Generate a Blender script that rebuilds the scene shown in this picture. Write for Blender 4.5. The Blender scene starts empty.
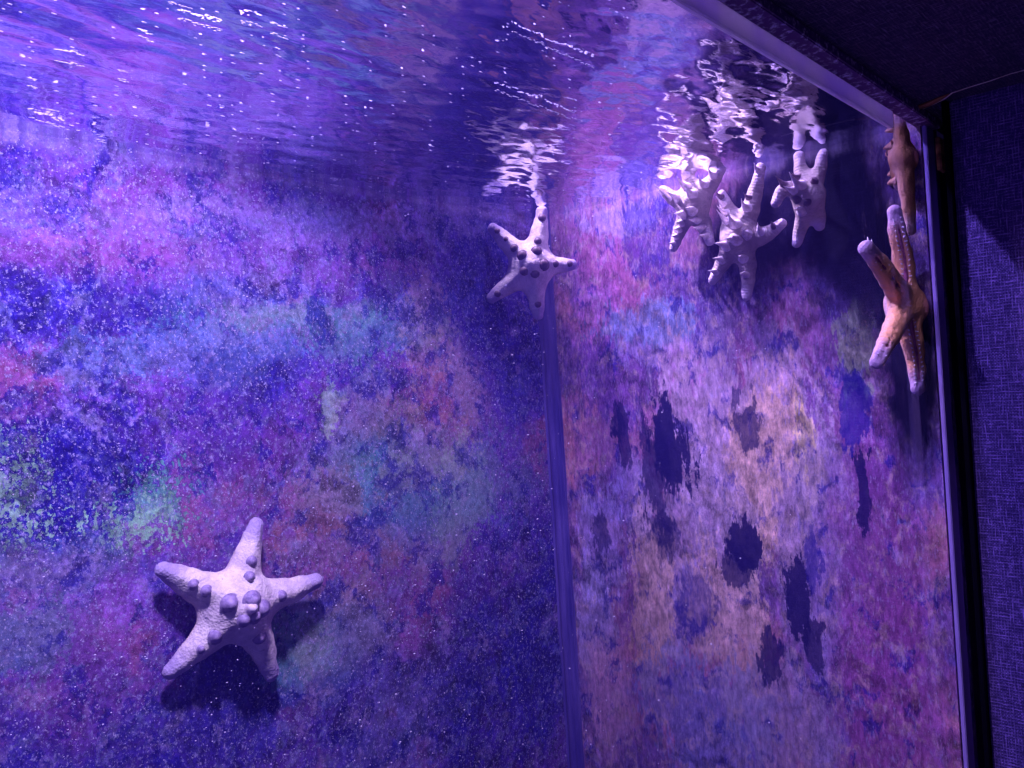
import bpy, bmesh, math, random
import numpy as np
from mathutils import Vector, Matrix

S = bpy.context.scene
C = S.collection

# ---------------------------------------------------------------- camera
YAW, PITCH, ROLL, F = 0.8227, 0.0026, -0.0643, 796.0
fw = Vector((math.sin(YAW)*math.cos(PITCH), math.cos(YAW)*math.cos(PITCH), math.sin(PITCH)))
r0 = Vector((math.cos(YAW), -math.sin(YAW), 0)); u0 = r0.cross(fw)
rt = math.cos(ROLL)*r0 + math.sin(ROLL)*u0
up = -math.sin(ROLL)*r0 + math.cos(ROLL)*u0
cam = bpy.data.cameras.new('camera'); co = bpy.data.objects.new('camera', cam); C.objects.link(co)
co.matrix_world = Matrix(((rt.x, up.x, -fw.x, 0), (rt.y, up.y, -fw.y, 0), (rt.z, up.z, -fw.z, 0), (0, 0, 0, 1)))
cam.sensor_width = 36; cam.lens = 36*F/1024; cam.clip_start = .01
S.camera = co

# ---------------------------------------------------------------- world, lamps, exposure
w = bpy.data.worlds.new('world'); S.world = w; w.use_nodes = True
w.node_tree.nodes['Background'].inputs[0].default_value = (.10, .05, .45, 1)
w.node_tree.nodes['Background'].inputs[1].default_value = .03
S.view_settings.view_transform = 'Standard'; S.view_settings.look = 'None'
S.view_settings.exposure = 0; S.view_settings.gamma = 1; S.view_settings.use_curve_mapping = False

def area(name, loc, target, size, power, col, spread=180):
    l = bpy.data.lights.new(name, 'AREA'); l.energy = power; l.color = col; l.shape = 'DISK'; l.size = size; l.spread = math.radians(spread)
    o = bpy.data.objects.new(name, l); C.objects.link(o); o.location = loc
    o.rotation_euler = (Vector(target)-Vector(loc)).to_track_quat('-Z', 'Y').to_euler()
    return o
# blue-violet lamps of the tank, hanging over the open water; the last is an added blue fill
area('tank_lamp', (.20, .30, .62), (.24, .72, -.12), .08, 9.5, (.66, .50, 1.0), 138)
area('tank_lamp', (.74, .725, .56), (.87, .40, .06), .03, 2.6, (.72, .53, 1.0), 75)
area('tank_lamp', (.78, .50, .80), (.86, .50, -.3), .05, 1.0, (.60, .44, 1.0), 100)
area('tank_lamp', (.20, .72, 1.0), (.90, .18, .10), .05, 1.3, (.46, .36, 1.0), 50)
area('tank_lamp', (-.15, .42, .85), (.2, .75, -.1), .12, 3.4, (.26, .22, 1.0))
# dim violet fill added on the viewing side to light pier and soffit
area('corridor_fill', (-.35, .02, -.45), (.9, .02, .2), .3, 1.1, (.34, .24, 1.0))

# ---------------------------------------------------------------- place
R, YB, YF, HW, HS = .888, .747, .236, .24, .247   # right wall, back wall, inner glass face, water level, soffit
XL, ZB = -.75, -.62                                # left end and bottom of the tank

def ray(px, py):
    return fw + rt*((px-512)/F) - up*((py-384)/F)
def onY(px, py, y):
    d = ray(px, py); return d*(y/d.y)
def onX(px, py, x):
    d = ray(px, py); return d*(x/d.x)
def onZ(px, py, z):
    d = ray(px, py); return d*(z/d.z)
def onP(px, py, p, n):
    d = ray(px, py); return d*(Vector(p).dot(Vector(n))/d.dot(Vector(n)))

# ---------------------------------------------------------------- node helpers
class NT:
    def __init__(s, name):
        s.m = bpy.data.materials.new(name); s.m.use_nodes = True
        s.t = s.m.node_tree; s.t.nodes.clear()
        s.out = s.t.nodes.new('ShaderNodeOutputMaterial')
        s.geo = None
    def n(s, kind, **kw):
        x = s.t.nodes.new('ShaderNode'+kind)
        for k, v in kw.items(): setattr(x, k, v)
        return x
    def put(s, sock, v):
        if v is None: return
        if isinstance(v, bpy.types.NodeSocket): s.t.links.new(v, sock)
        elif isinstance(v, (tuple, list)) and len(v) == 3 and sock.type == 'RGBA': sock.default_value = (*v, 1)
        else: sock.default_value = v
    def pos(s):
        if s.geo is None: s.geo = s.n('NewGeometry')
        return s.geo.outputs['Position']
    def obj(s):
        return s.n('TexCoord').outputs['Object']
    def math(s, op, a, b=None, c=None, clamp=False):
        x = s.n('Math', operation=op, use_clamp=clamp)
        s.put(x.inputs[0], a); s.put(x.inputs[1], b)
        if c is not None: s.put(x.inputs[2], c)
        return x.outputs[0]
    def vmath(s, op, a, b=None, sc=None):
        x = s.n('VectorMath', operation=op); s.put(x.inputs[0], a); s.put(x.inputs[1], b)
        if sc is not None: s.put(x.inputs['Scale'], sc)
        return x.outputs['Value'] if op in ('LENGTH', 'DOT_PRODUCT') else x.outputs['Vector']
    def noise(s, v, scale, detail=4, rough=.55, dist=0, lac=2, out='Fac', d4=None):
        x = s.n('TexNoise'); s.put(x.inputs['Vector'], v)
        x.inputs['Scale'].default_value = scale; x.inputs['Detail'].default_value = detail
        x.inputs['Roughness'].default_value = rough; x.inputs['Distortion'].default_value = dist
        return x.outputs[out]
    def ramp(s, v, a, b, lo=0., hi=1., smooth=True):
        x = s.n('MapRange'); x.interpolation_type = 'SMOOTHSTEP' if smooth else 'LINEAR'
        s.put(x.inputs[0], v)
        for i, q in enumerate((a, b, lo, hi)): x.inputs[i+1].default_value = q
        return x.outputs[0]
    def mix(s, f, a, b, mode='MIX'):
        x = s.n('Mix', data_type='RGBA', blend_type=mode); s.put(x.inputs[0], f); s.put(x.inputs[6], a); s.put(x.inputs[7], b)
        return x.outputs[2]
    def principled(s, col, rough=.6, spec=.5, bump=None, bs=.3, bd=.002):
        p = s.n('BsdfPrincipled'); s.put(p.inputs['Base Color'], col); s.put(p.inputs['Roughness'], rough)
        p.inputs['Specular IOR Level'].default_value = spec
        if bump is not None:
            b = s.n('Bump'); b.inputs['Strength'].default_value = bs; b.inputs['Distance'].default_value = bd
            s.put(b.inputs['Height'], bump); s.t.links.new(b.outputs[0], p.inputs['Normal'])
        s.t.links.new(p.outputs[0], s.out.inputs['Surface']); return p

# ---------------------------------------------------------------- mesh helpers
def link(name, me, mat, parent=None, smooth=False):
    o = bpy.data.objects.new(name, me); C.objects.link(o)
    if mat: me.materials.append(mat)
    if parent: o.parent = parent
    if smooth:
        for p in me.polygons: p.use_smooth = True
    return o
def box(bm, a, b):
    vs = [bm.verts.new((x, y, z)) for x in (a[0], b[0]) for y in (a[1], b[1]) for z in (a[2], b[2])]
    for f in ((0,1,3,2),(4,6,7,5),(0,4,5,1),(2,3,7,6),(0,2,6,4),(1,5,7,3)): bm.faces.new([vs[i] for i in f])
def box_obj(name, a, b, mat, bevel=0, parent=None):
    bm = bmesh.new(); box(bm, a, b); bmesh.ops.recalc_face_normals(bm, faces=bm.faces)
    if bevel: bmesh.ops.bevel(bm, geom=bm.edges[:], offset=bevel, segments=2, affect='EDGES')
    me = bpy.data.meshes.new(name); bm.to_mesh(me); bm.free()
    return link(name, me, mat, parent)
def mesh_obj(name, V, Fs, mat, parent=None, smooth=True):
    me = bpy.data.meshes.new(name); me.from_pydata([tuple(v) for v in V], [], [tuple(f) for f in Fs]); me.update()
    return link(name, me, mat, parent, smooth)
def struct(o, label):
    o['kind'] = 'structure'; o['label'] = label; return o
def tag(o, label, cat, group=None, kind=None):
    o['label'] = label; o['category'] = cat
    if group: o['group'] = group
    if kind: o['kind'] = kind
    return o

# ---------------------------------------------------------------- materials: walls
def wall_material(name, ax, plane, base, blobs, bare, fine, stretch):
    """ax: 0 back wall (x,z), 1 right wall (y,z). blobs: (px,py,rx,ry,colour,strength,raggedness,speckle)"""
    T = NT(name); P = T.pos()
    st = T.vmath('MULTIPLY', P, (1, 1, stretch))
    big = T.noise(st, 7, 5, .6, out='Color')
    warp = T.vmath('SCALE', T.vmath('SUBTRACT', big, (.5, .5, .5)), sc=.09)
    fin = T.noise(st, 48, 6, .65, out='Color')
    warp2 = T.vmath('SCALE', T.vmath('SUBTRACT', fin, (.5, .5, .5)), sc=.035)
    ff_ = T.noise(st, 150, 4, .7, out='Color')
    warp3 = T.vmath('SCALE', T.vmath('SUBTRACT', ff_, (.5, .5, .5)), sc=.022)
    PW = T.vmath('ADD', T.vmath('ADD', T.vmath('ADD', P, warp), warp2), warp3)
    grain = T.noise(st, 230, 5, .7)
    grain2 = T.noise(T.vmath('ADD', st, (3.1, 1.7, .4)), 520, 3, .6)
    cov1 = T.noise(T.vmath('ADD', st, (1.7, 4.2, 2.2)), 22, 7, .72)
    col = T.mix(T.ramp(T.noise(PW, 5, 4, .6), .38, .62), base[0], base[1])
    col = T.mix(T.ramp(T.noise(T.vmath('ADD', PW, (5, 2, 9)), 9, 5, .62), .5, .68), col, base[2])
    col = T.mix(T.ramp(T.noise(T.vmath('ADD', PW, (1, 8, 3)), 14, 6, .66), .54, .66, 0, .8), col, base[3])
    edge_n = T.noise(T.vmath('ADD', st, (6, 2, 2)), 75, 6, .7)
    def lay(col, blobs):
        for (px, py, rx, ry, c, k, rag, spk) in blobs:
            q = onY(px, py, plane) if ax == 0 else onX(px, py, plane)
            q2 = (onY(px+rx, py, plane) if ax == 0 else onX(px+rx, py, plane)) - q
            q3 = (onY(px, py+ry, plane) if ax == 0 else onX(px, py+ry, plane)) - q
            h = abs(q2.x) if ax == 0 else abs(q2.y); v = abs(q3.z)
            d = T.vmath('SUBTRACT', PW, tuple(q))
            d = T.vmath('MULTIPLY', d, (1/h, 0, 1/v) if ax == 0 else (0, 1/h, 1/v))
            L = T.vmath('LENGTH', d)
            L = T.math('ADD', L, T.math('MULTIPLY', T.math('SUBTRACT', cov1, .5), 3.2*rag))
            if ax == 0 and c is not DB: k = k*.8
            if spk: L = T.math('ADD', L, T.math('MULTIPLY', T.math('SUBTRACT', grain, .5), 5*spk))
            if rag >= .6: L = T.math('ADD', L, T.math('MULTIPLY', T.math('SUBTRACT', edge_n, .5), 1.8))
            soft = .42 if rag < .6 else .07
            m = T.ramp(L, 1-soft, 1+soft, k, 0)
            col = T.mix(m, col, c)
        return col
    col = lay(col, blobs)
    patch = T.noise(T.vmath('ADD', PW, (7, 3, 5)), 26, 6, .7)
    col = T.mix(T.ramp(patch, .38 if ax else .40, .45 if ax else .49, .8, 0), col, DB)
    col = T.mix(T.ramp(T.noise(T.vmath('ADD', PW, (2, 6, 5)), 34, 6, .72), .55, .66, 0, .5), col, (.36, .26, .50))
    col = T.mix(T.ramp(T.noise(T.vmath('ADD', PW, (9, 1, 5)), 60, 5, .72), .50, .66, 0, .5), col, base[4])
    mot = T.noise(T.vmath('ADD', PW, (4, 4, 1)), 45, 7, .75)
    rough_zone = T.ramp(T.noise(T.vmath('ADD', P, (3, 3, 7)), 6, 3, .5), .40, .60, .25, 1)
    col = T.mix(rough_zone, col, T.mix(1, col, T.ramp(mot, .36, .64, .30, 1.6, False), 'MULTIPLY'))
    mot2 = T.noise(T.vmath('ADD', st, (8, 1, 1)), 170, 5, .75)
    col = T.mix(1, col, T.ramp(mot2, .36, .64, .62, 1.38, False), 'MULTIPLY')
    # crusty light grains and small pits of growth
    col = T.mix(T.ramp(grain, .56, .68, 0, fine), col, (.36, .34, .66))
    col = T.mix(T.ramp(grain2, .60, .70, 0, fine*.9), col, (.55, .5, .75))
    col = T.mix(T.ramp(cov1, .30, .42, .6*fine, 0), col, (.02, .012, .20))
    col = lay(col, bare)
    v = T.n('SeparateXYZ'); T.put(v.inputs[0], P)
    Z = T.math('ADD', v.outputs[2], T.math('MULTIPLY', T.math('SUBTRACT', cov1, .5), .03))
    col = T.mix(T.math('MULTIPLY', T.ramp(Z, HW-.016, HW-.004), T.ramp(fin, .35, .7, .0, .4 if ax == 0 else .22)), col, (.62, .5, .85))
    hgt = T.math('ADD', T.math('MULTIPLY', cov1, .9), T.math('MULTIPLY', grain, .5))
    T.principled(col, .85, .04, hgt, .5, .004)
    return T.m

DB = (.014, .009, .22)      # bare dark blue backing
GR = (.13, .40, .30); PG = (.40, .74, .38); MG = (.28, .07, .22); PK = (.36, .10, .24); PU = (.19, .06, .40)
LV = (.34, .27, .66); TAN = (.66, .42, .28); BR = (.32, .09, .13); YL = (.78, .62, .20); CY = (.13, .24, .50)
back_blobs = [
 (420,500,110,60,GR,.30,.8,.5),(370,420,40,60,GR,.4,.9,.6),(250,300,70,50,CY,.4,.8,.6),(320,500,50,40,BR,.6,.6,.2),(430,450,40,40,(.5,.2,.2),.4,.7,.3),(540,600,30,120,DB,.6,.4,.1),(60,560,80,30,GR,.35,.7,.5),(300,650,30,30,GR,.4,.6,.3),
 (60,205,110,28,LV,.25,.7,.4),(180,195,90,25,MG,.4,.5,.2),(330,225,120,20,LV,.5,.6,.4),(250,250,200,26,(.30,.12,.42),.5,.5,.1),
 (90,250,120,22,MG,.5,.4,.1),(60,300,130,34,DB,.75,.5,.2),(220,345,80,30,CY,.5,.6,.6),(330,310,90,16,GR,.5,.5,.4),(380,335,60,22,GR,.4,.6,.5),
 (20,390,50,50,PK,.5,.5,.1),(90,360,60,30,CY,.55,.6,.5),(250,410,70,60,DB,.45,.7,.5),(70,480,115,70,DB,.95,.55,.55),(185,420,60,40,PU,.5,.4,.1),
 (150,500,40,28,GR,.85,1.0,1.3),(10,500,30,40,PG,.7,1.0,1.3),(135,520,35,22,PG,.6,1.1,1.4),(300,470,60,60,MG,.5,.4,.1),(330,400,40,50,PU,.45,.5,.2),
 (330,395,14,24,PG,.5,.8,.5),(430,345,22,60,TAN,.35,.6,.3),(470,390,20,40,TAN,.4,.5,.2),(385,470,70,60,GR,.28,.5,.3),(460,500,30,50,PG,.22,.6,.4),
 (400,400,60,30,BR,.45,.5,.2),(500,300,36,90,DB,.6,.4,.1),(60,600,90,50,(.2,.13,.42),.6,.4,.1),(100,680,80,70,MG,.38,.4,.1),(130,600,28,30,(.35,.1,.6),.5,.5,.2),
 (25,650,40,36,GR,.3,.6,.4),(330,640,60,50,GR,.42,.5,.2),(320,560,80,40,BR,.5,.5,.1),(420,600,80,70,BR,.4,.4,.1),(410,710,60,60,(.10,.12,.30),.5,.4,.1),
 (500,680,60,130,DB,.75,.4,.05),(240,730,150,40,DB,.5,.4,.1),(480,225,60,16,LV,.5,.6,.4)]
right_blobs = [
 (610,330,34,90,(.45,.16,.50),.6,.5,.1),(600,250,26,30,PK,.5,.5,.1),(640,300,22,60,PK,.55,.5,.2),(625,380,46,60,DB,.5,.6,.2),(620,215,40,16,LV,.5,.6,.3),
 (660,340,50,40,LV,.5,.7,.5),(655,325,60,22,CY,.5,.7,.5),(700,400,40,60,(.50,.24,.48),.6,.6,.2),(760,360,40,60,BR,.7,.4,.2),(790,330,30,50,(.40,.16,.36),.6,.4,.1),
 (740,450,90,120,(.40,.29,.44),.7,.6,.3),(760,480,40,90,TAN,.6,.8,.4),(800,470,16,60,YL,.5,.8,.3),(690,560,60,120,(.36,.26,.44),.6,.6,.3),
 (650,600,26,80,TAN,.5,.8,.4),(600,540,24,60,LV,.5,.8,.4),(596,620,18,60,(.38,.32,.62),.5,.7,.3),(720,620,36,80,TAN,.45,.8,.4),(820,560,60,120,(.24,.16,.36),.7,.6,.2),
 (610,700,22,60,(.50,.26,.40),.6,.5,.2),(700,720,60,60,(.12,.14,.42),.6,.6,.4),(780,720,70,60,(.26,.2,.36),.6,.6,.3),(640,500,30,40,LV,.35,.8,.5),
 (880,600,50,200,(.17,.045,.22),.85,.25,0),(900,700,60,120,(.24,.06,.24),.6,.25,0),(846,340,20,50,(.34,.40,.26),.75,.6,.3),
 (655,230,26,40,DB,.55,.7,.3),(735,290,34,90,(.06,.03,.17),.75,.4,.1),
]
DR = (.006, .004, .075)
bare_blobs = [
 (668,452,17,46,DR,.97,.75,.35),(655,480,12,70,DR,.8,.8,.35),(625,440,9,28,DR,.85,.75,.3),(618,430,6,18,DR,.8,.8,.2),(735,542,22,24,DR,.97,.8,.35),(722,565,18,18,DR,.85,.8,.3),
 (795,598,12,42,DR,.95,.75,.35),(760,650,14,26,DR,.85,.8,.35),(812,640,12,30,DR,.85,.75,.35),(600,530,9,24,DR,.7,.8,.3),(660,540,14,30,DR,.6,.8,.3),
 (745,420,9,22,DR,.8,.8,.3),(738,385,6,16,DR,.7,.8,.3),(858,500,9,44,DR,.92,.6,.3),(845,410,13,36,DB,.8,.7,.3),(812,560,8,30,DB,.7,.8,.3),(690,610,18,34,DB,.55,.8,.3),
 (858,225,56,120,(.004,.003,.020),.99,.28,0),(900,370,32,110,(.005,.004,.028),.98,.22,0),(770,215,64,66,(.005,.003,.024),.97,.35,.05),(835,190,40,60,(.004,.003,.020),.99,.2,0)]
M = {}
M['back'] = wall_material('mottled_back_wall', 0, YB, ((.055,.035,.34),(.14,.055,.33),(.28,.09,.25),(.08,.08,.40),(.18,.20,.38)), back_blobs, [], .8, .8)
M['right'] = wall_material('streaked_side_wall', 1, R, ((.12,.06,.26),(.26,.10,.25),(.38,.15,.22),(.11,.08,.34),(.46,.31,.28)), right_blobs, bare_blobs, .35, .35)

def flat_mat(name, col, rough=.6, spec=.4, nscale=None, amt=.3, bs=.2):
    T = NT(name)
    if nscale:
        nz = T.noise(T.pos(), nscale, 5, .6)
        c = T.mix(T.ramp(nz, .3, .7), col, tuple(x*(1-amt) for x in col))
        T.principled(c, rough, spec, nz, bs, .002)
    else: T.principled(col, rough, spec)
    return T.m
M['dark'] = flat_mat('black_sealant', (.008, .006, .03), .4, .4, 40)
M['gap'] = flat_mat('black_gap_shade', (.002, .0015, .006), .9, .02)  # near-black colour painting the shade of the gap by the pier
M['dull'] = flat_mat('deep_blue_liner', (.02, .014, .15), .7, .2, 8)

def weave(name, dark, light, ax):
    T = NT(name); P = T.pos(); v = T.n('SeparateXYZ'); T.put(v.inputs[0], P)
    a = v.outputs[1]; b = v.outputs[2] if ax == 'x' else v.outputs[0]
    slub = T.noise(P, 90, 4, .6)
    j = T.math('MULTIPLY', T.math('SUBTRACT', T.noise(P, 200, 3, .6), .5), 1.6)
    ta = T.math('SINE', T.math('ADD', T.math('MULTIPLY', a, 2*math.pi/.0026), j))
    tb = T.math('SINE', T.math('ADD', T.math('MULTIPLY', b, 2*math.pi/.0030), j))
    th = T.math('MULTIPLY', T.math('ADD', T.math('MAXIMUM', ta, tb), 1), .5)
    na = T.noise(T.vmath('MULTIPLY', P, (1, 1, .12) if ax == 'x' else (.12, 1, 1)), 700, 2, .5)
    nb = T.noise(T.vmath('MULTIPLY', P, (1, .12, 1)), 700, 2, .5)
    k = T.math('MULTIPLY', th, T.ramp(T.math('MAXIMUM', na, nb), .45, .8))
    c = T.mix(k, dark, light)
    c = T.mix(T.ramp(slub, .62, .75, 0, .5), c, light)
    T.principled(c, .85, .2, T.math('ADD', th, T.math('MULTIPLY', T.math('MAXIMUM', na, nb), 1.)), .7, .0012)
    return T.m
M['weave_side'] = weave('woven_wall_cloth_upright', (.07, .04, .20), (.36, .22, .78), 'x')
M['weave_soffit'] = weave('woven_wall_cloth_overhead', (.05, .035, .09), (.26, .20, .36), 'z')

# glass pane: clear, with reflection growing at grazing angles
def glass_mat():
    T = NT('clear_tank_glass')
    fr = T.n('Fresnel'); fr.inputs['IOR'].default_value = 1.2
    tr = T.n('BsdfTransparent'); tr.inputs[0].default_value = (.97, .97, 1, 1)
    gl = T.n('BsdfGlossy'); gl.inputs['Roughness'].default_value = .03
    mx = T.n('MixShader'); T.put(mx.inputs[0], T.math('MULTIPLY', fr.outputs[0], .12))
    T.t.links.new(tr.outputs[0], mx.inputs[1]); T.t.links.new(gl.outputs[0], mx.inputs[2])
    T.t.links.new(mx.outputs[0], T.out.inputs['Surface']); return T.m
M['glass'] = glass_mat()

# water surface: total reflection at shallow angles, clear when steep
def water_mat():
    T = NT('water_surface')
    g = T.n('NewGeometry')
    cz = T.math('ABSOLUTE', T.vmath('DOT_PRODUCT', g.outputs['Incoming'], (0, 0, 1)))
    k = T.ramp(cz, .58, .68)
    P = g.outputs['Position']
    b = T.n('Bump'); b.inputs['Strength'].default_value = .3; b.inputs['Distance'].default_value = .002
    h = T.noise(T.vmath('MULTIPLY', P, (.45, 1, 1)), 70, 3, .5)
    T.put(b.inputs['Height'], h)
    gl = T.n('BsdfGlossy'); gl.inputs['Roughness'].default_value = .07; gl.inputs[0].default_value = (.80, .80, .92, 1)
    T.t.links.new(b.outputs[0], gl.inputs['Normal'])
    tr = T.n('BsdfTransparent')
    mx = T.n('MixShader'); T.put(mx.inputs[0], k)
    T.t.links.new(gl.outputs[0], mx.inputs[1]); T.t.links.new(tr.outputs[0], mx.inputs[2])
    T.t.links.new(mx.outputs[0], T.out.inputs['Surface']); return T.m
M['water'] = water_mat()
def volume_mat():
    T = NT('blue_tank_water')
    s = T.n('VolumeScatter'); s.inputs['Color'].default_value = (.22, .15, 1, 1); s.inputs['Density'].default_value = .14
    s.inputs['Anisotropy'].default_value = .2
    T.t.links.new(s.outputs[0], T.out.inputs['Volume']); return T.m
M['volume'] = volume_mat()

# ---------------------------------------------------------------- the setting
struct(box_obj('wall_back', (XL-.03, YB, ZB), (R+.06, YB+.04, .60), M['back']), 'mottled blue and purple back wall of the tank')
struct(box_obj('wall_right', (R, YF-.001, ZB), (R+.06, YB, .60), M['right']), 'streaked side wall of the tank with dark bare patches')
struct(box_obj('wall_left', (XL-.03, YF, ZB), (XL, YB, .60), M['dull']), 'far end wall of the tank')
struct(box_obj('floor', (XL-.03, YF-.012, ZB-.03), (R+.06, YB+.04, ZB), M['dull']), 'bottom of the tank')
struct(box_obj('window_1', (XL-.03, YF-.012, ZB), (R+.067, YF, HW), M['glass']), 'clear front pane of the tank')
# soffit over the viewing side and the cloth-covered pier beside the tank
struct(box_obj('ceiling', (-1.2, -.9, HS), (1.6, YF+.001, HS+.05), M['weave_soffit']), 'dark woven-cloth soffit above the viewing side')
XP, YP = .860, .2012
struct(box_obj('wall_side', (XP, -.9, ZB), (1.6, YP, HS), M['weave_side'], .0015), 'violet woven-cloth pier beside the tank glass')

# water body (haze) and its rippled top
wb = box_obj('water_body', (XL, YF+.0005, ZB+.0005), (R-.0005, YB-.0005, HW-.004), M['volume'])
struct(wb, 'hazy blue water filling the tank')
rng = np.random.RandomState(4)
nx, ny = 620, 360
xs = np.linspace(XL, R, nx); ys = np.linspace(YF, YB, ny)
X, Y = np.meshgrid(xs, ys, indexing='ij'); Z = np.zeros_like(X)
for i in range(34):
    lam = rng.uniform(.010, .06); th = rng.normal(math.pi/2+.1, .42)
    k = 2*math.pi/lam
    ph = rng.uniform(0, 6.28); wob = .6*np.sin(X*rng.uniform(4, 11)+ph)+.6*np.sin(Y*rng.uniform(5, 14)+ph*2)
    Z += .0034*lam*(.6+.4*np.sin(X*6+ph))*np.sin(k*(X*math.cos(th)+Y*math.sin(th))+ph+wob)
Z += HW
V = np.stack([X, Y, Z], -1).reshape(-1, 3)
ii, jj = np.meshgrid(np.arange(nx-1), np.arange(ny-1), indexing='ij'); b0 = (ii*ny+jj).ravel()
Fq = np.stack([b0, b0+ny, b0+ny+1, b0+1], -1)
ws = mesh_obj('water_surface', V.tolist(), Fq.tolist(), M['water'])
struct(ws, 'rippled underside of the water surface')

# pale brace strip above the waterline, salt-crusted rim, sealant and edge trims
def strip_mat(name, a, b, sc, rough=.35, thr=(.35, .65), stretch=(1, 1, 1)):
    T = NT(name); nz = T.noise(T.vmath('MULTIPLY', T.pos(), stretch), sc, 6, .65)
    T.principled(T.mix(T.ramp(nz, *thr), a, b), rough, .5, nz, .4, .002); return T.m
M['brace'] = strip_mat('frosted_acrylic', (.62, .50, .90), (.85, .72, 1), 14)
_p = [q for q in M['brace'].node_tree.nodes if q.type == 'BSDF_PRINCIPLED'][0]
_p.inputs['Subsurface Weight'].default_value = 1; _p.inputs['Subsurface Radius'].default_value = (.012, .012, .012); _p.inputs['Subsurface Scale'].default_value = 1
M['rim'] = strip_mat('salt_speckled_rim', (.17, .07, .26), (.85, .7, 1), 170, .7, (.50, .66))
M['edge'] = strip_mat('polished_glass_edge', (.22, .15, .45), (.36, .26, .62), 30, .3, (.3, .7), (1, 1, .2))
M['silicone'] = strip_mat('clear_silicone', (.03, .02, .20), (.13, .09, .38), 26, .3, (.35, .7), (1, 1, .15))
M['wood'] = strip_mat('torn_brown_board', (.10, .035, .015), (.36, .15, .07), 60, .8, (.35, .65), (.3, .3, 2))
M['thread'] = strip_mat('frayed_pale_edge', (.55, .42, .40), (.85, .72, .75), 90, .8)
struct(box_obj('trim_1', (XL, YF+.0002, HW-.0195), (onY(894, 122, YF).x, YF+.005, HW-.003), M['brace'], .001), 'pale acrylic brace strip above the waterline')
struct(box_obj('trim_2', (XL, YF-.0125, HW-.002), (R+.03, YF+.0045, HS), M['rim'], .001), 'dark salt-speckled rim under the soffit')

def vstrip(name, px_top, w, y0, y1, mat, z0=ZB, z1=HS-.001, bev=.0008):
    p = onY(px_top, 140, y0); q = onY(px_top+w, 140, y0); return box_obj(name, (p.x, y0, z0), (q.x, y1, z1), mat, bev)
struct(vstrip('trim_3', 927, 7, YF-.0165, YF-.0125, M['edge'], z1=.2275), 'bright violet upright edge strip of the tank')
struct(box_obj('trim_4', (R+.0605, YF+.0005, ZB), (R+.16, YF+.02, HW), M['dark']), 'black upright sealant beside the tank')
struct(box_obj('trim_5', (XP-.010, YP-.001, ZB), (XP-.0005, YP+.004, HS-.001), M['gap'], .0008), 'black strip standing in for the dark gap at the cloth pier')

# corner sealant: one ribbed upright in the back corner
def ribbed(name, pts, mat, z0, z1):
    nz_ = 60; V = []; Fs = []
    for k in range(nz_+1):
        z = z0+(z1-z0)*k/nz_; jx = .0006*math.sin(z*23)+.0004*math.sin(z*57)
        V += [(p[0]+jx, p[1], z) for p in pts]
    m = len(pts)
    for k in range(nz_):
        for i in range(m-1): Fs.append((k*m+i, k*m+i+1, (k+1)*m+i+1, (k+1)*m+i))
    return mesh_obj(name, V, Fs, mat)
prof = []
for i in range(41):
    s = i/40
    # quarter-round between the two walls with two raised beads
    r_ = .017
    ax_, ay_ = R-r_*(1-s), YB-r_*s
    bulge = .0030*math.exp(-((s-.10)/.07)**2)+.0030*math.exp(-((s-.88)/.07)**2)+.0016*math.exp(-((s-.5)/.10)**2)-.004*math.sin(math.pi*s)
    prof.append((ax_-bulge*.7, ay_-bulge*.7))
prof[0] = (R-.018, YB+.0005); prof[-1] = (R+.0005, YB-.018)
struct(ribbed('trim_6', prof, M['silicone'], ZB, HW+.1), 'ribbed clear sealant in the back corner of the tank')

# torn board and frayed seam where soffit, rim and pier meet
def ribbon(name, pts, rad, mat, seg=8):
    V = []; Fs = []
    n_ = len(pts)
    for i, p in enumerate(pts):
        a = Vector(pts[max(i-1, 0)]); b = Vector(pts[min(i+1, n_-1)]); t = (b-a).normalized()
        s1 = t.cross(Vector((0, 0, 1))).normalized(); s2 = s1.cross(t)
        for k in range(seg):
            an = 2*math.pi*k/seg; V.append(Vector(p)+rad[i]*(math.cos(an)*s1+.5*math.sin(an)*s2))
    for i in range(n_-1):
        for k in range(seg): Fs.append((i*seg+k, i*seg+(k+1) % seg, (i+1)*seg+(k+1) % seg, (i+1)*seg+k))
    Fs.append(tuple(range(seg))[::-1]); Fs.append(tuple((n_-1)*seg+k for k in range(seg)))
    return mesh_obj(name, V, Fs, mat)
seam = [(910,114),(922,109),(934,104),(944,99),(952,93),(970,87),(990,81),(1010,74),(1040,66)]
random.seed(2)
pts = [onZ(px, py, HS-.0012) for px, py in seam]
struct(ribbon('trim_7', pts, [.0006,.0011,.0009,.0012,.0010,.0009,.0007,.0008,.0007], M['thread']), 'pale frayed seam across the soffit')
pts = [onZ(px, py, HS-.002) for px, py in [(911,110),(918,108),(926,105),(935,101),(943,97),(949,94)]]
struct(ribbon('trim_8', pts, [.002,.0042,.0045,.0038,.0025,.0008], M['wood']), 'torn brown board end at the corner of the soffit')
# brown board showing beside the pier top
p0 = onY(940, 140, YF-.0175)
struct(box_obj('trim_9', (p0.x, YF-.0175, .19), (p0.x+.016, YF-.0128, .224), M['wood'], .001), 'brown board end beside the cloth pier')

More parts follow.
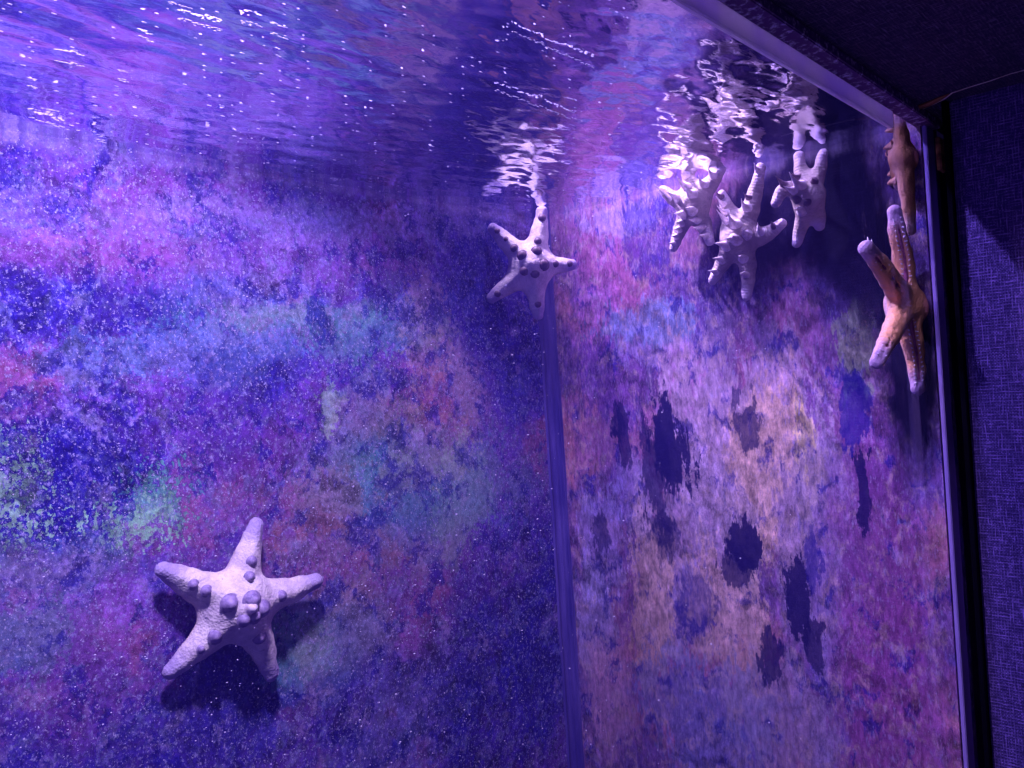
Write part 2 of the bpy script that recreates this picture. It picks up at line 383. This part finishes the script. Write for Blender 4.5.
# ---------------------------------------------------------------- sea stars
def surface_net(f, o, h):
    nx, ny, nz = f.shape; ins = f < 0
    acc = np.zeros((nx-1, ny-1, nz-1, 3)); cnt = np.zeros((nx-1, ny-1, nz-1))
    G = np.stack(np.meshgrid(np.arange(nx), np.arange(ny), np.arange(nz), indexing='ij'), -1).astype(float)
    E = []
    for ax in range(3):
        sl0 = [slice(None)]*3; sl1 = [slice(None)]*3; sl0[ax] = slice(0, -1); sl1[ax] = slice(1, None)
        a, b = f[tuple(sl0)], f[tuple(sl1)]; ch = (a < 0) != (b < 0)
        idx = np.argwhere(ch); fa = a[ch]; fb = b[ch]; t = fa/(fa-fb)
        p = idx.astype(float); p[:, ax] += t
        o1, o2 = (ax+1) % 3, (ax+2) % 3
        for d1 in (-1, 0):
            for d2 in (-1, 0):
                c = idx.copy(); c[:, o1] += d1; c[:, o2] += d2
                ok = np.all((c >= 0) & (c < np.array([nx-1, ny-1, nz-1])), 1)
                cc = c[ok]; np.add.at(acc, tuple(cc.T), p[ok]); np.add.at(cnt, tuple(cc.T), 1)
        E.append((ax, idx, fa < 0))
    used = cnt > 0; vid = -np.ones(cnt.shape, int); vid[used] = np.arange(used.sum())
    V = acc[used]/cnt[used][:, None]*h+o
    Q = []
    for ax, idx, neg in E:
        o1, o2 = (ax+1) % 3, (ax+2) % 3; q = []
        for d1, d2 in ((-1, -1), (0, -1), (0, 0), (-1, 0)):
            c = idx.copy(); c[:, o1] += d1; c[:, o2] += d2; c = np.clip(c, 0, np.array(cnt.shape)-1)
            q.append(vid[tuple(c.T)])
        q = np.stack(q, 1); q[~neg] = q[~neg][:, ::-1]
        Q.append(q[(q >= 0).all(1)])
    return V, np.concatenate(Q)

def smin(a, b, k):
    h = np.clip(.5+.5*(b-a)/k, 0, 1); return b*(1-h)+a*h-k*h*(1-h)

class Star:
    """arms: list of polylines of world points (first = centre). n: outward normal of the upper side."""
    def __init__(s, centre, arms, n, wb=.022, wt=.0065, top=.95, bot=.45, hub=.026, groove=0, k=.016, noise=.0007, ridge=1.45):
        s.ridge = ridge
        s.c = np.array(centre); s.n = np.array(Vector(n).normalized()); s.top, s.bot = top, bot
        s.k = k; s.hub = hub; s.groove = groove; s.noise = noise
        s.arms = []
        for a in arms:
            P = np.array([list(q) for q in a])
            # smooth the polyline (Catmull-Rom)
            Q = np.vstack([2*P[0]-P[1], P, 2*P[-1]-P[-2]]); out = []
            for i in range(len(P)-1):
                for t in np.linspace(0, 1, 7)[:-1]:
                    a0, a1, a2, a3 = Q[i:i+4]
                    out.append(.5*(2*a1+(a2-a0)*t+(2*a0-5*a1+4*a2-a3)*t*t+(3*a1-a0-3*a2+a3)*t**3))
            out.append(P[-1]); out = np.array(out)
            L = np.concatenate([[0], np.cumsum(np.linalg.norm(np.diff(out, axis=0), axis=1))]); t = L/L[-1]
            s.arms.append((out, t, (wb+(wt-wb)*t**.85), L[-1]))
    def field(s, p):
        d = p-s.c; dn = d@s.n; fl = np.where(dn > 0, s.top*.85, s.bot)
        val = np.sqrt((dn/fl)**2+np.maximum((d*d).sum(-1)-dn*dn, 0))-s.hub
        for out, t, w, L in s.arms:
            best = None
            for i in range(len(out)-1):
                a, b = out[i], out[i+1]; ab = b-a; u = np.clip(((p-a)@ab)/(ab@ab), 0, 1)
                q = p-(a+u[..., None]*ab); dn = q@s.n
                r = w[i]+(w[i+1]-w[i])*u
                fl = np.where(dn > 0, s.top, s.bot)
                pp = np.where(dn > 0, s.ridge, 2.)
                dd = ((np.abs(dn)/fl)**pp+np.maximum((q*q).sum(-1)-dn*dn, 0)**(pp/2))**(1/pp)-r
                best = dd if best is None else np.minimum(best, dd)
            val = smin(val, best, s.k)
        if s.groove:
            for out, t, w, L in s.arms:
                g = None
                for i in range(0, len(out)-2):
                    a = out[i]-s.n*w[i]*s.bot; b = out[i+1]-s.n*w[i+1]*s.bot; ab = b-a
                    u = np.clip(((p-a)@ab)/(ab@ab), 0, 1); q = p-(a+u[..., None]*ab)
                    dd = np.sqrt((q*q).sum(-1))-s.groove*(1-.55*t[i])
                    g = dd if g is None else np.minimum(g, dd)
                val = -smin(-val, g, .0012)
        return val
    def body(s, h=.0017):
        A = np.concatenate([a[0] for a in s.arms]); pad = .034
        lo = A.min(0)-pad; hi = A.max(0)+pad; n = np.ceil((hi-lo)/h).astype(int)+1
        ax = [lo[i]+h*np.arange(n[i]) for i in range(3)]
        G = np.stack(np.meshgrid(*ax, indexing='ij'), -1)
        f = s.field(G)
        x, y, z = G[..., 0], G[..., 1], G[..., 2]
        f = f+s.noise*(np.sin(x*310+np.sin(y*170))*np.sin(y*290+1)*np.sin(z*330+2)+.7*np.sin(x*130+z*90)*np.sin(z*150+y*110))
        return surface_net(f, lo, h)
    def surf(s, p, d):
        lo, hi = 0, .06
        for _ in range(18):
            m = (lo+hi)/2
            if s.field((p+d*m)[None])[0] < 0: lo = m
            else: hi = m
        return p+d*lo
    def at(s, arm, t, side=0):
        out, tt, w, L = s.arms[arm]; p = np.array([np.interp(t, tt, out[:, i]) for i in range(3)])
        i = min(np.searchsorted(tt, t), len(tt)-1); tan = out[i]-out[i-1 if i else 0]
        if i == 0: tan = out[1]-out[0]
        tan = tan/np.linalg.norm(tan); sd = np.cross(s.n, tan); sd /= np.linalg.norm(sd)
        n = s.n+sd*side; n /= np.linalg.norm(n)
        return p, n, tan, sd, np.interp(t, tt, w)

def skin_mat(name, light, mid, dark, under, tip=None, rings=0):
    T = NT(name); P = T.pos()
    n1 = T.noise(P, 55, 5, .6); n2 = T.noise(T.vmath('ADD', P, (2, 5, 1)), 260, 4, .6)
    vo = T.n('TexVoronoi'); T.put(vo.inputs['Vector'], P); vo.inputs['Scale'].default_value = 420
    c = T.mix(T.ramp(n1, .35, .68), light, mid)
    c = T.mix(T.ramp(n2, .55, .75, 0, .55), c, dark)
    at = T.n('Attribute'); at.attribute_name = 'low'
    c = T.mix(T.math('MULTIPLY', at.outputs['Fac'], .85), c, under)
    at2 = T.n('Attribute'); at2.attribute_name = 'tip'
    c = T.mix(T.math('MULTIPLY', at2.outputs['Fac'], .8), c, tip or mid)
    hgt = T.math('ADD', T.math('MULTIPLY', vo.outputs['Distance'], .7), n2)
    if rings:
        ar = T.n('Attribute'); ar.attribute_name = 'run'
        wv = T.math('SINE', T.math('ADD', T.math('MULTIPLY', ar.outputs['Fac'], 2*math.pi/.0034), T.math('MULTIPLY', n1, 5)))
        hgt = T.math('ADD', hgt, T.math('MULTIPLY', wv, rings))
    T.principled(c, .6, .35, hgt, .45, .002); return T.m
M['pale'] = skin_mat('pale_granular_skin', (.80, .72, .72), (.56, .47, .56), (.30, .23, .32), (.46, .33, .24), (.30, .23, .50))
M['spined'] = skin_mat('rough_spiny_skin', (.46, .37, .36), (.29, .22, .25), (.13, .08, .12), (.26, .17, .22), (.55, .44, .62), rings=.22)
M['orange'] = skin_mat('tan_orange_skin', (.44, .31, .40), (.42, .22, .20), (.26, .12, .14), (.66, .30, .14), (.38, .28, .56))
M['brown'] = skin_mat('brown_orange_skin', (.52, .30, .26), (.42, .20, .14), (.24, .11, .10), (.50, .22, .10), (.40, .28, .40))
def knob_mat(name, c0, c1, sc=200):
    T = NT(name); nz = T.noise(T.pos(), sc, 4, .6); T.principled(T.mix(T.ramp(nz, .35, .65), c0, c1), .5, .4, nz, .3, .001); return T.m
M['knob_violet'] = knob_mat('violet_grey_knob', (.20, .15, .31), (.36, .28, .48))
M['knob_dark'] = knob_mat('dark_brown_knob', (.09, .05, .09), (.17, .10, .15))
M['spine'] = knob_mat('pale_spine', (.62, .50, .58), (.88, .78, .86))
M['groove'] = knob_mat('red_brown_groove', (.18, .03, .10), (.34, .09, .20))
M['feet'] = knob_mat('pale_tube_feet', (.70, .62, .80), (.92, .86, .96))

def cone_mesh(base, n, r, h, bluntness, bend=None, seg=14):
    """a rounded nub (bluntness near 1) or a hooked thorn (near 0)."""
    n = np.array(n); a = np.cross(n, [0.31, .52, .79]); a /= np.linalg.norm(a); b = np.cross(n, a)
    rings = 9; V = []; Fs = []
    for i in range(rings+1):
        u = i/rings
        rr = r*(bluntness*math.sqrt(max(0, 1-u**2.6))+(1-bluntness)*((1-u)**1.35)*1.0)
        if i == 0: rr *= 1.18
        c = np.array(base)+n*(h*u-.12*h)+(np.array(bend)*h*u*u if bend is not None else 0)
        if i == rings: V.append(c); break
        for k in range(seg):
            an = 2*math.pi*k/seg; V.append(c+rr*(math.cos(an)*a+math.sin(an)*b))
    for i in range(rings-1):
        for k in range(seg): Fs.append((i*seg+k, i*seg+(k+1) % seg, (i+1)*seg+(k+1) % seg, (i+1)*seg+k))
    t = len(V)-1
    for k in range(seg): Fs.append(((rings-1)*seg+k, (rings-1)*seg+(k+1) % seg, t))
    return V, Fs

def make_star(st, mat, label, group='sea stars clinging in the tank'):
    c = Vector(st.c)
    e = bpy.data.objects.new('sea_star', None); C.objects.link(e); e.location = c; e.empty_display_size = .02
    tag(e, label, 'sea star', group)
    V, Q = st.body()
    run = np.zeros(len(V)); low = np.zeros(len(V)); tipw = np.zeros(len(V)); bd = np.full(len(V), 9.)
    for out, t, w, L in st.arms:
        for i in range(len(out)):
            q = V-out[i]; d = np.linalg.norm(q, axis=1); m = d < bd; bd[m] = d[m]
            low[m] = np.clip(.45-(q[m]@st.n)/(w[i]*.8), 0, 1); tipw[m] = np.clip((t[i]-.72)/.22, 0, 1)
            j_ = min(i+1, len(out)-1); tv = out[j_]-out[j_-1]; tv = tv/np.linalg.norm(tv); run[m] = t[i]*L+q[m]@tv
    o = mesh_obj('body', (V-np.array(c)).tolist(), Q.tolist(), mat, e)
    sm = o.modifiers.new('smooth', 'SMOOTH'); sm.iterations = 3; sm.factor = .5
    for nm, arr in (('low', low), ('tip', tipw), ('run', run)):
        a = o.data.attributes.new(nm, 'FLOAT', 'POINT'); a.data.foreach_set('value', arr.astype(np.float32))
    return e

def nub(e, st, arm, t, side, r, h, blunt, mat, name='knob', bend=None):
    p, n, tan, sd, w_ = st.at(arm, t, side); b = st.surf(p, n)
    V, Fs = cone_mesh(b, n, r, h, blunt, bend)
    return mesh_obj(name, (np.array(V)-st.c).tolist(), Fs, mat, e)

def arm_pts(f, px):   # pixel polyline -> points given by f(px, py, lift)
    return [f(*q) if len(q) == 3 else f(q[0], q[1], 0) for q in px]

# --- large pale star on the back wall
ST = {}
def fb(px, py, lift=0): return onY(px, py, YB-.012-lift)
c = fb(236, 605, .010)
s1 = Star(c, [[c]+arm_pts(fb, a) for a in (
    [(245,565,.007),(256,525,.004)], [(200,588,.007),(163,570,.006)], [(279,594,.007),(316,581,.006)],
    [(204,640,.006),(171,671,.002)], [(259,640,.007),(271,674,.004)])], (-.05, -1, .0), wb=.0265, wt=.0082, top=.95, bot=.4, hub=.022, k=.013)
e1 = make_star(s1, M['pale'], 'large pale sea star with violet-grey knobs low on the mottled back wall')
for a, t, sd, r in ((0,.11,0,.0078),(0,.36,.1,.0050),(0,.55,.1,.0046),(1,.22,.1,.0080),(1,.50,.05,.0048),(1,.66,.05,.0045),(2,.15,-.1,.0075),(2,.46,.1,.0048),
                    (3,.12,.1,.0062),(3,.44,-.1,.0062),(3,.64,-.1,.0036),(4,.10,0,.0062),(4,.42,-.2,.0058)):
    nub(e1, s1, a, t, sd, r*1.05, r*1.15, .62, M['knob_violet'], 'knob')
nub(e1, s1, 0, .03, 0, .006, .009, .7, M['spine'], 'knob')

# --- small pale star in the back corner, one arm touching the surface
pA = onY(505, 260, .728); pB = onY(575, 264, .664); ax_ = (pB-pA); nrm = Vector((ax_.y, -ax_.x, 0)).normalized()
if nrm.y > 0: nrm = -nrm
def fc(px, py, lift=0): return onP(px, py, pA, nrm)+nrm*lift
c = fc(531, 267, .008)
s2 = Star(c, [[c]+arm_pts(fc, a) for a in (
    [(538,240,.006),(542,212,.002)], [(511,247,.005),(493,229,.004)], [(552,266,.006),(571,265,.004)],
    [(511,283,.005),(492,298,.002)], [(535,292,.005),(538,315,.004)])], nrm, wb=.021, wt=.0080, top=.95, bot=.45, hub=.019, k=.013)
e2 = make_star(s2, M['pale'], 'pale sea star with dark knobs in the back corner, one arm touching the water surface')
for a, t, sd, r in ((0,.22,0,.0072),(0,.42,.1,.0048),(0,.86,0,.0050),(1,.24,.1,.0072),(1,.45,.1,.0052),(1,.68,0,.0032),(1,.9,0,.0036),(2,.24,-.1,.0078),(2,.56,0,.0046),
                    (2,.93,0,.004),(3,.22,0,.0062),(3,.88,.1,.0042),(4,.20,0,.0058),(4,.8,0,.0042)):
    nub(e2, s2, a, t, sd, r*.92, r*.65, .85, M['knob_dark'], 'knob')

# --- three spiny stars on the side wall
def fr(px, py, lift=0): return onX(px, py, R-.011-lift)
NR = (-1, -.05, .05)
def spiny(centre, arms, spec, label, mat='spined', wb=.0165, **kw):
    c = fr(*centre)
    st = Star(c, [[c]+arm_pts(fr, a) for a in arms], NR, wb=wb, wt=kw.pop('wt', .0062), top=.95, bot=.45, hub=kw.pop('hub', .014), k=.010, ridge=1.6, **kw)
    e = make_star(st, M[mat], label)
    for a, t, sd, r, h in spec:
        p, n, tan, s_, w_ = st.at(a, t, sd)
        nub(e, st, a, t, sd, r*1.0, h*1.5, .08, M['spine'] if h > .009 else M['knob_dark'], 'spine' if h > .009 else 'knob', bend=tan*.25+np.array((0, 0, .18)))
    return st, e
s3, e3 = spiny((738,236,.014), ([(752,205,.008),(761,168,.006)], [(763,236,.006),(782,224,.006)], [(748,268,.006),(747,296,.004)],
    [(724,262,.010),(713,280,.010)], [(730,215,.010),(722,195,.012)]),
    [(0,.12,0,.0068,.020),(0,.40,0,.0058,.013),(0,.55,.3,.004,.007),(0,.95,0,.0042,.010),(1,.30,0,.0058,.015),(1,.55,.4,.0052,.010),(1,.85,.3,.004,.006),
     (2,.12,.2,.0062,.019),(2,.40,.1,.0055,.012),(2,.66,0,.0045,.012),(3,.25,0,.0062,.018),(3,.55,0,.005,.014),(3,.82,0,.0042,.011),
     (4,.3,0,.0060,.018),(4,.55,.1,.0046,.012),(4,.75,0,.0042,.012),(4,.93,0,.0036,.009),(3,.04,.3,.0062,.020)],
    'spiny mauve sea star in the middle of the side wall cluster, all five arms visible')
s4, e4 = spiny((694,203,.014), ([(712,183,.008),(723,166,.006)], [(703,222,.010),(710,241,.014)], [(681,228,.006),(674,247,.006)],
    [(674,198,.012),(663,190,.014)], [(690,182,.012),(684,168,.012)]),
    [(0,.15,0,.0064,.018),(0,.45,.1,.0052,.014),(0,.72,.1,.0048,.011),(1,.25,0,.006,.016),(1,.45,-.2,.005,.014),(1,.66,-.2,.0048,.014),(1,.88,-.1,.0042,.012),
     (2,.28,.2,.006,.017),(2,.46,.3,.0048,.015),(2,.62,.3,.0045,.014),(2,.78,.3,.0042,.013),(2,.93,.2,.0036,.011),(3,.3,0,.006,.016),(3,.6,0,.005,.015),(3,.9,0,.004,.011),
     (4,.35,0,.0058,.016),(4,.7,0,.005,.013)],
    'spiny sea star on the side wall nearest the back corner, upper arms at the surface')
s5, e5 = spiny((809,199,.012), ([(802,175,.006),(799,156,.003)], [(818,175,.003),(823,154,.001)], [(818,213,.003),(820,226,.001)],
    [(802,222,.006),(797,243,.004)], [(797,190,.024),(783,190,.034),(776,203,.036)]),
    [(0,.22,0,.0062,.018),(0,.5,.3,.0042,.008),(1,.35,-.2,.0048,.006),(3,.30,.1,.0056,.016),(3,.10,-.3,.0048,.007),(2,.25,0,.004,.006),(4,.35,.2,.0048,.011),(4,.6,-.5,.0044,.009)],
    'spiny sea star on the bare dark part of the side wall, one arm curled outward', wb=.0125, wt=.0060, hub=.009)

# --- orange star on the front glass showing its underside
def ff(px, py, lift=0): return onY(px, py, YF+.0125+lift)
c = ff(905, 305, .006)
NF = (.86, .50, .05)
s6 = Star(c, [[c]+arm_pts(ff, a) for a in (
    [(903,262,.004),(898,235,.003),(895,212,.003)], [(888,276,.006),(873,256,.010),(866,248,.010)], [(892,332,.006),(882,352,.006),(878,362,.008)],
    [(911,335,.002),(916,362,.001),(918,388,0)], [(914,309,0),(922,311,0)])], NF, wb=.0140, wt=.0072, top=1.1, bot=.8, hub=.013, groove=.0024, k=.010, ridge=1.8)
e6 = make_star(s6, M['orange'], 'tan-orange sea star on the front glass showing its grooved underside')
rs = random.Random(7)
for a in range(5):
    out, t, w_, L = s6.arms[a]
    V = []; Fs = []
    N = 22; prev = None
    for i in range(N+1):
        u = .04+.86*i/N; p, n, tan, sd, ww = s6.at(a, u)
        b = p-s6.n*(ww*s6.bot-.0016); r = .0030*(1-.5*u)
        for k in range(6):
            an = math.pi*2*k/6; V.append(b+sd*r*math.cos(an)-s6.n*r*.6*math.sin(an))
        if i:
            for k in range(6): Fs.append(((i-1)*6+k, (i-1)*6+(k+1) % 6, i*6+(k+1) % 6, i*6+k))
    mesh_obj('groove', (np.array(V)-s6.c).tolist(), Fs, M['groove'], e6)
    V = []; Fs = []
    for i in range(34):
        u = .06+.9*i/34; p, n, tan, sd, ww = s6.at(a, u)
        s_ = 1 if i % 2 else -1
        b = p-s6.n*(ww*s6.bot*.93)+sd*s_*.0032
        d = -s6.n*.35+sd*s_*rs.uniform(.1, .5)+tan*rs.uniform(-.4, .4)+np.array((0, 0, .2)); d /= np.linalg.norm(d)
        hh = rs.uniform(.002, .0035) if (a != 1 or i % 4) else rs.uniform(.010, .014)
        if a == 1 and i % 4 == 0: d = np.array((.25, .2, 1.)); d /= np.linalg.norm(d); b = p+sd*0+np.array((0, 0, ww*.8))
        v, f = cone_mesh(b, d, .0008, hh, .8, seg=6); k0 = len(V)
        V += v; Fs += [tuple(q+k0 for q in x) for x in f]
    q = mesh_obj('tube_feet', (np.array(V)-s6.c).tolist(), Fs, M['feet'], e6); q['kind'] = 'stuff'; q['label'] = 'pale translucent tube feet'
for a, t, sd in ((1,.35,.3),(1,.55,.2),(1,.75,.2),(4,.9,0)):
    nub(e6, s6, a, t, sd, .0045, .006, .8, M['knob_violet'], 'knob')

# --- brown star high in the front corner
def f7(px, py, lift=0): return onY(px, py, YF+.0085+lift)
c = f7(904, 158, .002)
s7 = Star(c, [[c]+arm_pts(f7, a) for a in (
    [(902,138,.001),(899,118,.001)], [(907,188,0),(909,210,0),(911,230,0)], [(900,172,.008),(898,186,.014)], [(901,140,.010),(898,132,.020)], [(898,152,.010),(895,148,.02)])],
    (.5, .85, 0), wb=.0115, wt=.0055, top=1.0, bot=.7, hub=.008, k=.007, ridge=1.7)
e7 = make_star(s7, M['brown'], 'brown-orange sea star wedged in the top front corner behind the glass')
for a, t, sd in ((0,.4,-.6),(0,.8,-.6),(2,.4,0),(2,.75,0),(4,.5,0),(1,.3,.5)):
    nub(e7, s7, a, t, sd, .005, .010, .4, M['brown'], 'spine')

# ---------------------------------------------------------------- particles, surface bubbles and modelled glints
def specks(name, pts, mat, label, cat):
    V = []; Fs = []
    ico = bmesh.new(); bmesh.ops.create_icosphere(ico, subdivisions=1, radius=1)
    iv = np.array([v.co[:] for v in ico.verts]); fi = [[v.index for v in f.verts] for f in ico.faces]; ico.free()
    for p, sc in pts:
        k0 = len(V); V += (iv*np.array(sc)+np.array(p)).tolist(); Fs += [[q+k0 for q in f] for f in fi]
    return tag(mesh_obj(name, V, Fs, mat), label, cat, kind='stuff')
M['speck'] = flat_mat('pale_specks', (.62, .56, .78), .6, .3)
rs = random.Random(11); pts = []
while len(pts) < 1500:
    px, py = rs.uniform(-30, 900), rs.uniform(120, 790)
    y = rs.uniform(.32, YB-.004); p = onY(px, py, y)
    if p.x > R-.004 or p.z > HW-.006: continue
    if px > 560 and rs.random() < .6: continue
    s_ = rs.choice((.0003, .0004, .0005, .0005, .0008))*p.length
    pts.append((tuple(p), (s_*rs.uniform(1, 2.0), s_*1.3, s_*rs.uniform(.7, 1.1))))
specks('suspended_particles', pts, M['speck'], 'pale specks drifting in the blue water', 'particles')
pts = []
def streak(x0, y0, x1, y1, n, wd):  # rows of white flecks standing in for glints on the ripple crests
    for i in range(n):
        t = (i+rs.random())/n; px = x0+(x1-x0)*t; py = y0+(y1-y0)*t+rs.uniform(-wd, wd)
        p = onZ(px, py, HW-.0035)
        if YF+.004 < p.y < YB-.002 and p.x < R-.004:
            k = p.length*.0007; pts.append((tuple(p), (k*rs.uniform(2, 5), k*rs.uniform(.6, 1.4), .0004)))
for a in ((168,2,192,8,10,1.5),(178,18,222,31,22,1.2),(240,20,262,28,8,2),(272,32,288,38,8,2),(140,37,150,41,6,1.5),(118,78,128,82,5,1.5),(55,60,84,66,12,1.2),(28,85,36,88,6,1.2),
          (30,118,64,128,16,1.5),(98,140,105,143,6,1.),(512,31,595,68,40,1.),(495,90,576,120,36,1.2),(330,184,342,187,5,1.)): streak(*a)
for i in range(160):
    px, py = rs.uniform(0, 640), rs.uniform(0, 205); streak(px, py, px+2, py+.4, 1, 1)
specks('bubbles_and_glints', pts, M['speck'], 'small white bubbles and solid flecks standing in for glints on the water surface', 'bubbles and glints')
